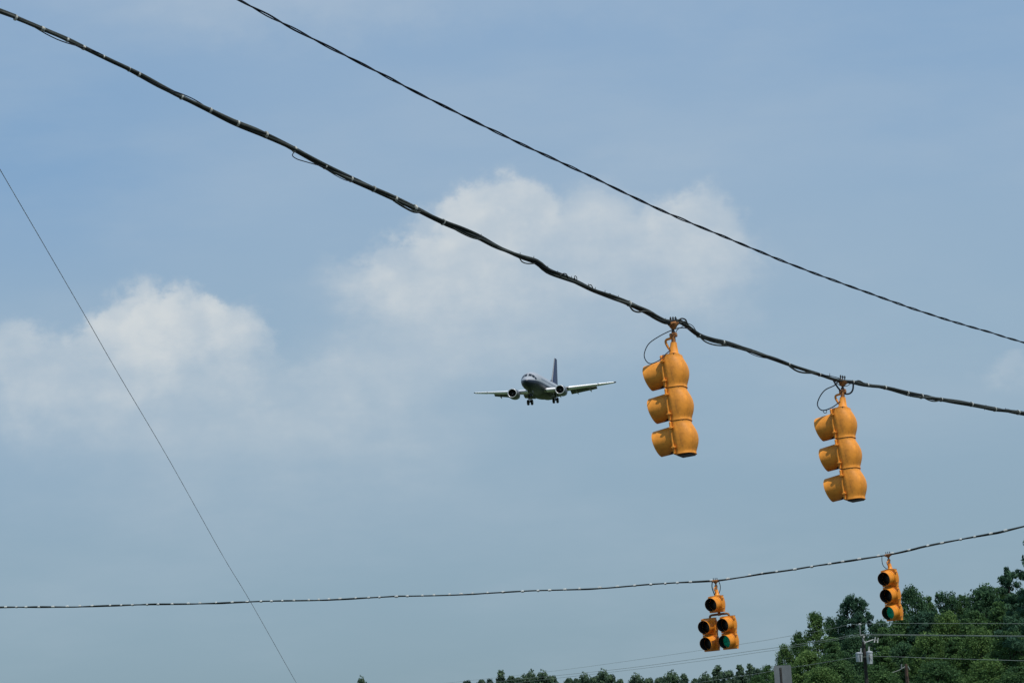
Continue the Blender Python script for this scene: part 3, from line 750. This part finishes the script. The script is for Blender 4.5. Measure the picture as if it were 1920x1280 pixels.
# ------------------------------------------------------------------ trees
rng = np.random.default_rng(11)
def crown_mesh(name, kind, seed, nclump, nleaf, leaf):
    """unit tree: height 1 (z 0..1), crown half width about .5 (scaled on x,y when placed)"""
    rg = np.random.default_rng(seed); cs = []
    if kind == 'round':
        for i in range(nclump):
            h = rg.uniform(.18, 1) ** .8; t = (h-.18)/.82
            prof = (math.sin(math.pi*min(1, t*.62+.36)) ** .7) if t < .98 else .1
            prof *= 1.05
            a = rg.uniform(0, 2*math.pi); q = prof*.5*rg.uniform(.25, 1)**.5
            cs.append((math.cos(a)*q, math.sin(a)*q, .15 + .80*h*(.97-.16*(q/.5)**2), rg.uniform(.35, 1.15)))
        rs = .115
    elif kind == 'tall':
        for i in range(nclump):
            h = rg.uniform(.1, 1); prof = (1-h)**.85*.95 + .04
            a = rg.uniform(0, 2*math.pi); q = prof*.5*rg.uniform(.2, 1)**.5
            cs.append((math.cos(a)*q, math.sin(a)*q, .12 + .85*h, rg.uniform(.35, 1.1)*(1-.4*h)))
        rs = .115
    elif kind == 'pine':
        for i in range(nclump):
            h = rg.uniform(0, 1); prof = min(1., (1-h)*1.35+.40)*(.8+.35*rg.uniform())
            a = rg.uniform(0, 2*math.pi); q = prof*.5*rg.uniform(.05, 1)**.6
            cs.append((math.cos(a)*q, math.sin(a)*q, .33 + .62*h - .12*q*q, rg.uniform(.3, 1.1)))
        rs = .085
    else:  # sparse
        limbs = []
        for L_ in range(34):
            h = (L_ + rg.uniform(0, .8))/34; ln = min(1., (1-h)*1.25+.08)*rg.uniform(.55, 1.1)
            limbs.append((h, L_*2.399 + rg.uniform(-.3, .3), ln, rg.uniform(.0, .09)))
        for i in range(nclump):
            h, a, ln, up = limbs[rg.integers(0, 34)]; f = rg.uniform(.15, 1)**.7; q = .5*ln*f
            cs.append((math.cos(a)*q + rg.normal(0, .012), math.sin(a)*q + rg.normal(0, .012), .36 + .60*h + up*f*.6 + rg.normal(0, .006), rg.uniform(.35, 1.0)))
        for k in range(6): cs.append((rg.normal(0, .01), rg.normal(0, .01), .93 + .012*k, .45))
        rs = .058
    cs = np.array(cs); n = len(cs)
    per = nleaf // n; tot = per*n
    ci = np.repeat(np.arange(n), per)
    d = rg.normal(size=(tot, 3)); d /= np.linalg.norm(d, axis=1)[:, None]
    rad = rg.uniform(.35, 1.08, tot)**.6
    asp = np.array([1.25, 1.25, .40])     # x,y unit are crown widths; z unit is full height
    ctr = cs[ci, :3] + d*rad[:, None]*rs*cs[ci, 3][:, None]*asp
    zt = np.percentile(ctr[:, 2], 99.6); ctr[:, 2] /= zt; cs[:, 2] /= zt
    wx = np.percentile(np.abs(ctr[:, :2]), 97.5)/.5; ctr[:, :2] /= wx; cs[:, :2] /= wx
    # leaf orientation: mostly outward with scatter
    nrm = d + rg.normal(scale=.7, size=(tot, 3)); nrm /= np.linalg.norm(nrm, axis=1)[:, None]
    ref = rg.normal(size=(tot, 3)); t1 = np.cross(nrm, ref); t1 /= np.linalg.norm(t1, axis=1)[:, None]; t2 = np.cross(nrm, t1)
    return cs, ctr, t1, t2, ci, leaf*rg.uniform(.6, 1.35, tot), rg
def make_tree(kind, seed, W, H, nclump, nleaf, leaf, mats_leaf, asp=1.5):
    cs, ctr, t1, t2, ci, sz, rg = crown_mesh('crown', kind, seed, nclump, nleaf, leaf)
    S = np.array([W, W, H]); c = ctr*S
    a = t1*sz[:, None]*asp*.5; b = t2*sz[:, None]*.5
    n = len(c)
    V = np.stack([c-a, c-b*.8+a*.1, c+a, c+b*.8+a*.1], 1).reshape(-1, 3)
    me = bpy.data.meshes.new('crown')
    me.vertices.add(4*n); me.vertices.foreach_set('co', V.astype(np.float32).ravel())
    me.loops.add(4*n); me.loops.foreach_set('vertex_index', np.arange(4*n, dtype=np.int32))
    me.polygons.add(n); me.polygons.foreach_set('loop_start', np.arange(0, 4*n, 4, dtype=np.int32))
    me.update(calc_edges=True)
    sh = np.clip(rg.uniform(0, 1, len(cs))[ci]**1.5*.75 + rg.uniform(0, .3, n), 0, 1)
    at = me.attributes.new('shade', 'FLOAT', 'FACE'); at.data.foreach_set('value', sh.astype(np.float32))
    me.materials.append(mats_leaf)
    root = empty('tree' if kind in ('round', 'tall') else 'pine_tree', Matrix())
    cr = bpy.data.objects.new('crown', me); C.objects.link(cr); cr.parent = root
    mb = MB(); rt = max(.12, H*.014)
    bend = [Vector((noise.noise(Vector((seed, k*.9, 0)))*W*.06, noise.noise(Vector((seed+7, k*.9, 0)))*W*.06, H*.93*k/7)) for k in range(8)]
    bend[0].x = bend[0].y = 0
    mb.tube(bend, [rt*(1-.12*k) for k in range(8)], 7)
    tk = mb.build('trunk', M['bark'], root)
    mb = MB()
    for j in range(0, len(cs), max(1, len(cs)//26)):
        p = Vector(cs[j, :3]*S); z0 = max(.15*H, p.z - .16*H - .25*math.hypot(p.x, p.y)); k = min(6.99, z0/(H*.93)*7); i = int(k)
        q = bend[i].lerp(bend[i+1], k-i)
        mb.tube([q, q.lerp(p, .5) + Vector((0, 0, .02*H)), p], [rt*.35, rt*.2, rt*.06], 5)
    lb = mb.build('limbs', M['bark'], tk)
    root['_H'] = H; root['_W'] = W
    return root
used = {}
PROTO = {
    'round_a': lambda: make_tree('round', 1, 8, 16, 210, 15000, .21, M['leaf']),
    'round_b': lambda: make_tree('round', 2, 8, 16, 190, 15000, .21, M['leaf_dark']),
    'round_c': lambda: make_tree('round', 3, 8, 16, 220, 16000, .19, M['leaf_light']),
    'tall_a': lambda: make_tree('tall', 4, 8, 17, 200, 14000, .19, M['leaf_light']),
    'tall_b': lambda: make_tree('tall', 5, 8, 17, 200, 14000, .20, M['leaf']),
    'pine_a': lambda: make_tree('pine', 6, 7, 19, 230, 15000, .20, M['needle'], 2.4),
    'pine_b': lambda: make_tree('pine', 8, 7, 19, 200, 14000, .20, M['leaf_dark'], 2.4),
    'sparse': lambda: make_tree('sparse', 9, 8, 20, 230, 12000, .20, M['needle'], 2.4),
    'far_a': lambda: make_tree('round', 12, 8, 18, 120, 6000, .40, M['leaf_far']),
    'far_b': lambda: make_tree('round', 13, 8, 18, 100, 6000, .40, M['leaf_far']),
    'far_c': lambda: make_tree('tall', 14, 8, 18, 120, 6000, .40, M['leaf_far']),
}
def plant(kind, px, py, Y, wpx, label, group, cat='tree', rot=None):
    first = kind not in used
    if first: used[kind] = PROTO[kind]()
    src = used[kind]
    o = src if first else copy_tree(src)
    p = P(px, py, Y); W = wpx/FPX*Y
    o.location = (p.x, p.y, 0); o.rotation_euler = (0, 0, rot if rot is not None else random.uniform(0, 6.28))
    o.scale = (W/src['_W'], W/src['_W'], p.z/src['_H'])
    tag(o, label, cat, group)
    return o
GR1 = 'trees on the wooded right side'
plant('round_a', 1440, 1248, 262, 56, 'lowest green tree at the left end of the wood, behind the grey sign back', GR1)
plant('round_c', 1470, 1210, 258, 62, 'bushy green tree rising directly above the grey sign back', GR1)
plant('round_a', 1499, 1186, 262, 60, 'mid green tree forming the left shoulder of the pointed pale tree', GR1)
plant('tall_a', 1527, 1150, 256, 92, 'pale green pointed tree, tallest left of the utility pole', GR1)
plant('pine_b', 1568, 1158, 280, 70, 'narrow dark pine between the pale pointed tree and the round pine', GR1, 'pine tree')
plant('pine_a', 1599, 1120, 276, 84, 'dark round topped pine standing behind the utility pole top', GR1, 'pine tree')
plant('round_b', 1648, 1166, 292, 90, 'low dark tree just below left of the green lit three lamp signal', GR1)
plant('round_b', 1708, 1102, 268, 92, 'dark tree with domed crown immediately right of the far three lamp signal', GR1)
plant('tall_b', 1741, 1120, 272, 80, 'tree filling the dip between the domed tree and the next crown', GR1)
plant('pine_b', 1769, 1112, 276, 72, 'dark pine with small knobbly top midway to the right edge', GR1, 'pine tree')
plant('round_a', 1803, 1118, 278, 85, 'green tree left of the broad high crown near right edge', GR1)
plant('round_b', 1842, 1100, 268, 115, 'broad dark crown high on the skyline left of the spire tree', GR1)
plant('round_a', 1872, 1104, 274, 90, 'green shoulder tree on the left of the spire topped pine', GR1)
plant('sparse', 1888, 1068, 262, 105, 'thin spire topped pine standing above the broad crown', GR1, 'pine tree')
plant('pine_a', 1914, 1108, 262, 90, 'dark pine at the right edge under the reaching pine limbs', GR1, 'pine tree')
plant('sparse', 1950, 965, 205, 170, 'tallest loose limbed pine cut off by the right edge', GR1, 'pine tree', 1.2)
MID = [('tall_b', 1560, 1196, 240, 100, 'green tree between the pale pointed tree and the left transformer'),
       ('round_b', 1600, 1192, 245, 95, 'dark shaded tree directly behind the two grey transformers'),
       ('tall_b', 1655, 1178, 246, 100, 'green tree under the lowest lamp of the far right signal'),
       ('round_a', 1690, 1160, 250, 100, 'green crown tucked beneath the domed tree'),
       ('pine_a', 1735, 1150, 248, 95, 'shaded pine in the middle of the wood below the skyline dip'),
       ('round_c', 1775, 1150, 246, 105, 'lighter green crown in the middle of the wood'),
       ('round_a', 1825, 1146, 245, 110, 'green crown in front of the broad dark skyline tree'),
       ('tall_b', 1870, 1130, 242, 110, 'green crown below the spire topped pine'),
       ('round_b', 1908, 1150, 238, 110, 'dark crown low beside the right edge')]
for k, px, py, Y, w_, lb in MID: plant(k, px, py, Y, w_, lb, GR1)
LOW = [('round_a', 1418, 1266, 246, 60, 'low tree at the far left foot of the wood'),
       ('round_c', 1515, 1222, 225, 115, 'yellow green bushy tree right of the grey sign back'),
       ('round_a', 1470, 1246, 228, 90, 'green bushy tree partly hidden by the grey sign back'),
       ('round_a', 1562, 1226, 222, 105, 'leafy tree left of the utility pole below the transformers'),
       ('round_b', 1612, 1228, 226, 95, 'dark tree behind the utility pole shaft'),
       ('tall_b', 1652, 1214, 222, 105, 'leafy tree between the transformers and the small brown pole'),
       ('round_b', 1692, 1206, 224, 100, 'dark tree behind the small brown pole'),
       ('round_c', 1738, 1188, 220, 120, 'yellow green tree right of the small brown pole'),
       ('tall_b', 1790, 1196, 218, 115, 'leafy tree low in the right part of the wood'),
       ('round_c', 1836, 1180, 216, 120, 'yellow green crown low toward the right edge'),
       ('round_a', 1890, 1184, 212, 125, 'leafy tree in the bottom right corner'),
       ('round_c', 1540, 1252, 205, 120, 'bright undergrowth tree at the bottom left of the pole'),
       ('round_a', 1645, 1248, 204, 110, 'undergrowth tree at the bottom between the two poles'),
       ('round_a', 1755, 1240, 202, 130, 'undergrowth tree at the bottom right of the brown pole'),
       ('round_c', 1850, 1236, 200, 130, 'undergrowth tree at the bottom near the right corner'),
       ('round_a', 1910, 1250, 196, 110, 'undergrowth tree filling the bottom right corner')]
for k, px, py, Y, w_, lb in LOW: plant(k, px, py, Y, w_, lb, GR1)
GR2 = 'treetops along the distant bottom treeline'
FAR = [('far_a', 678, 1272.5, 26, 'single small treetop standing alone far left of the treeline'),
       ('far_b', 876, 1277, 30, 'barely visible treetop, leftmost of the joined treeline'),
       ('far_b', 902, 1275, 30, 'tiny dark treetop left of the pale far tree'),
       ('far_b', 918, 1274, 24, 'tiny dark treetop touching the pale far tree'),
       ('far_c', 939, 1259, 40, 'paler green pointed treetop near the left of the treeline'),
       ('far_b', 959, 1268, 32, 'low treetop right of the pale far tree'),
       ('far_b', 972, 1271, 26, 'low treetop before the two domed crowns'),
       ('far_a', 991, 1261, 38, 'left of the two domed crowns right of the pale far tree'),
       ('far_a', 1018, 1261, 38, 'right of the two domed crowns right of the pale far tree'),
       ('far_b', 1036, 1268, 30, 'small treetop sloping off the right domed crown'),
       ('far_b', 1066, 1272, 32, 'low treetop just after the gap below the airplane'),
       ('far_b', 1080, 1273, 26, 'low treetop left of the medium crown below the airplane'),
       ('far_a', 1097, 1265, 34, 'medium crown left of the highest crown below the airplane'),
       ('far_b', 1113, 1270, 26, 'notch treetop left of the highest crown below the airplane'),
       ('far_a', 1131, 1259, 38, 'highest round crown of the treeline below the airplane'),
       ('far_b', 1146, 1266, 30, 'shoulder treetop right of the highest round crown'),
       ('far_b', 1162, 1274, 28, 'very low treetop in the gap below the near signal'),
       ('far_a', 1194, 1266, 36, 'rounded treetop left of the gap below the near signal'),
       ('far_b', 1217, 1272, 30, 'low treetop under the big near signal'),
       ('far_b', 1237, 1271, 30, 'low treetop left of the broad crown under the big near signal'),
       ('far_a', 1257, 1261, 40, 'broad crown under the big near signal'),
       ('far_c', 1282, 1265, 34, 'pointed crown left of the five lamp signal'),
       ('far_b', 1303, 1273, 28, 'low treetop below left of the five lamp signal'),
       ('far_a', 1321, 1264, 32, 'treetop below the left lamps of the five lamp signal'),
       ('far_c', 1345, 1250, 42, 'tall crown directly below the five lamp signal'),
       ('far_b', 1366, 1258, 36, 'dark crown below right of the five lamp signal'),
       ('far_c', 1387, 1249, 38, 'left of two high crowns right of the five lamp signal'),
       ('far_c', 1406, 1247, 36, 'right of two high crowns before the grey sign back'),
       ('far_b', 1420, 1254, 34, 'last distant crown before the wood begins')]
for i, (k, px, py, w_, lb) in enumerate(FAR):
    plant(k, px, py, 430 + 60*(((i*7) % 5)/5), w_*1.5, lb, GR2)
for o in list(C.objects):
    for k in ('_H', '_W'):
        if k in o: del o[k]

# ------------------------------------------------------------------ utility poles and power lines
pY = 140.0
top = P(1618.0, 1191, pY)
dx_m = pY/FPX   # metres per photo pixel here
pole = empty('utility_pole', Matrix.Translation((top.x, top.y, 0))); tag(pole, 'dark wooden utility pole with two grey transformers in front of the wood', 'utility pole')
H = top.z
mb = MB(); mb.tube([(0, 0, 0), (0, 0, H*.5), (0, 0, H)], [.15, .125, .10], 12); mb.build('pole_shaft', M['wood'], pole)
def Lp(px, py, off=0): return P(px, py, pY + off) - Vector((top.x, top.y, 0))
mb = MB(); mb.tube([Lp(1613.3, 1190, -.1), Lp(1612.2, 1172, -.1)], .035, 8); pin = mb.build('top_pin', M['galv'], pole)
mb = MB(); c = Lp(1612.2, 1170.5, -.1); mb.tube([c-Vector((0,0,.06)), c, c+Vector((0,0,.05)), c+Vector((0,0,.09))], [.05, .10, .085, .03], 10); mb.build('insulator', M['porcelain'], pin)
mb = MB(); c = Lp(1616.5, 1190, -.2); mb.tube([c-Vector((.09,0,.02)), c+Vector((.09,0,.02))], [.045, .045], 10); c = Lp(1620.5, 1193, -.2); mb.tube([c-Vector((.05,0,.05)), c+Vector((.03,0,.06))], [.06, .05], 8); mb.build('insulator', M['porcelain'], pole)
mb = MB(); mb.tube([Lp(1617.4, 1195, -.2), Lp(1619, 1203, -.2)], .05, 8); mb.build('bracket', M['galv'], pole)
def transformer(px, y0, y1, wpx, bx, bt):
    t0, t1 = Lp(px, y0, -.32), Lp(px+(y1-y0)*.05, y1, -.32); r = wpx/2*dx_m
    mb = MB(); mb.tube([t0, t0.lerp(t1, .05), t0.lerp(t1, .9), t1], [r*.98, r, r*.94, r*.9], 20); tr = mb.build('transformer', M['tank'], pole)
    mb = MB(); mb.tube([t0+Vector((0,0,.02)), t0+Vector((0,0,-.06))], [r*1.06, r*1.1], 20); mb.tube([t0+Vector((0,0,.02)), t0+Vector((0,0,.06))], [r*1.0, r*.5], 20); mb.build('lid', M['tank'], tr)
    b0 = Lp(bx, y0, -.32); b1 = Lp(bx+.3, bt, -.32); n = 9
    mb = MB(); mb.tube([b0.lerp(b1, i/n) for i in range(n+1)], [(.075 if i % 2 else .045)*(1-.4*i/n) for i in range(n+1)], 10); mb.build('bushing', M['porcelain'], tr)
    mb = MB(); mb.box((t0+t1)/2 + Vector((r*.2 if px < 1618 else -r*.2, -r*.95, 0)), (.02, .03, .22), .005); mb.build('bracket', M['hwdark'], tr)
transformer(1610.5, 1223.5, 1240, 12.5, 1614, 1214)
transformer(1630.0, 1221.5, 1244, 11.5, 1629, 1211)
mb = MB(); mb.tube([Lp(1621.5, 1204, -.2), Lp(1637.5, 1198.5, -.2)], .035, 8); mb.tube([Lp(1621, 1200.5, -.2), Lp(1621.5, 1206.5, -.2)], .04, 6); arm = mb.build('cutout_arm', M['porcelain'], pole)
for a, b in (((1641.5, 1193.5), (1639.3, 1203.5)), ((1646.5, 1195), (1645.3, 1204))):
    mb = MB(); mb.tube([Lp(*a, -.25), Lp((a[0]+b[0])/2, (a[1]+b[1])/2, -.25), Lp(*b, -.25)], [.05, .03, .05], 8); mb.tube([Lp(1637.5, 1198.5, -.2), Lp((a[0]+b[0])/2, (a[1]+b[1])/2, -.25)], .015, 6); mb.build('fuse_cutout', M['porcelain'], arm)
mb = MB(); mb.tube(spline([Lp(1629, 1211, -.35), Lp(1636, 1205, -.3), Lp(1640, 1203, -.25)], .1), .012, 5)
mb.tube(spline([Lp(1614, 1214, -.35), Lp(1617, 1207, -.3), Lp(1621, 1204, -.25)], .1), .012, 5); mb.build('jumper_wire', M['hwdark'], pole)
# second, brown pole
t2 = P(1698.5, 1244, 132)
p2 = empty('utility_pole', Matrix.Translation((t2.x, t2.y, 0))); tag(p2, 'short brown wooden pole right of the transformer pole among the trees', 'utility pole')
mb = MB(); mb.tube([(0, 0, 0), (0, 0, t2.z*.6), (0, 0, t2.z)], [.15, .125, .10], 12); mb.build('pole_shaft', M['wood_brown'], p2)
L2 = lambda px, py: P(px, py, 131.7) - Vector((t2.x, t2.y, 0))
mb = MB(); mb.tube([L2(1697, 1249), L2(1690, 1253)], .03, 6); mb.tube([L2(1690.5, 1244), L2(1690, 1253)], .035, 6); mb.tube([L2(1702, 1248), L2(1706, 1255)], .03, 6); mb.build('bracket', M['galv'], p2)
mb = MB(); mb.tube(spline([L2(1697, 1250), L2(1685, 1256), L2(1673, 1260)], .2), .022, 5); mb.build('service_wire', M['alu_wire'], p2)
def line(name, pts, r, label):
    c = spline([P(x, y, Y) for x, y, Y in pts], 2.0)
    tag(MB().tube(c, r, 6).build(name, M['alu_wire']), label, 'power line', 'power lines strung on the utility pole')
def YL(px):   # depth along the run left of the pole
    return 140 + (1612-px)*.145
line('power_line', [(2300,1171,100),(1920,1168.5,118)] + [(1770,1168,128),(1612,1169,139.8)] + [(x, y, YL(x)) for x, y in ((1558,1178),(1472,1193),(1420,1202),(1315,1218),(1173,1239),(1015,1260),(832,1280),(700,1293))], .011, 'topmost thin power line running through the pole top insulator')
line('power_line', [(2300,1194,100),(1920,1191.5,118),(1770,1190,128),(1616,1189,139.7)] + [(x, y, YL(x)) for x, y in ((1558,1198),(1472,1211),(1420,1218),(1315,1233),(1173,1252),(1040,1266),(900,1280),(760,1293))], .016, 'upper of the paired power lines below the topmost one')
line('power_line', [(2300,1197,100),(1920,1193,118),(1770,1191.3,128),(1620,1191.5,139.6)] + [(x, y, YL(x)) for x, y in ((1558,1201),(1472,1215),(1420,1222.5),(1315,1238),(1173,1256),(1040,1271),(960,1280),(800,1298))], .013, 'lower of the paired power lines below the topmost one')
line('power_line', [(2300,1250,100),(1920,1238,118),(1780,1234,128),(1640,1229.5,139.4),(1600,1232,139.6)] + [(x, y, YL(x)) for x, y in ((1540,1242),(1482,1251),(1420,1262),(1307,1279),(1200,1296))], .013, 'lowest power line leaving the transformers, crossing behind the sign back')

# ------------------------------------------------------------------ road sign seen from behind
sY = 60.0
sc0 = P(1467, 1252, sY)
sg = empty('road_sign', Matrix.Translation((sc0.x, sc0.y, 0)) @ Matrix.Rotation(R(14), 4, 'Z')); tag(sg, 'grey back of a road sign on a post at the bottom edge', 'sign')
zt = P(1466, 1246.5, sY).z
def rrect(w_, h, r, y):
    pts = []
    for cx, cz, a0 in ((w_-r, h-r, 0), (-w_+r, h-r, 90), (-w_+r, -h+r, 180), (w_-r, -h+r, 270)):
        for k in range(5): a = R(a0 + 22.5*k); pts.append(Vector((cx+math.cos(a)*r, y, cz+math.sin(a)*r)))
    return pts
mb = MB(); mb.loft([[p + Vector((0, 0, zt-.38)) for p in rrect(.255, .38, .03, y)] for y in (-.0015, .0015)], smooth=False); mb.build('sign_panel', M['signback'], sg)
mb = MB()
for sx in (-1, 1): mb.box((-.06+sx*.022, -.012, zt/2-.03), (.005, .009, zt/2-.03), 0)
mb.box((-.06, -.020, zt/2-.03), (.018, .004, zt/2-.032), 0); mb.build('post', M['hwdark'], sg)
for zz in (zt-.10, zt-.62):
    mb = MB(); mb.tube([(-.06, -.034, zz), (-.06, -.018, zz)], .010, 6); mb.build('bolt', M['galv'], sg)
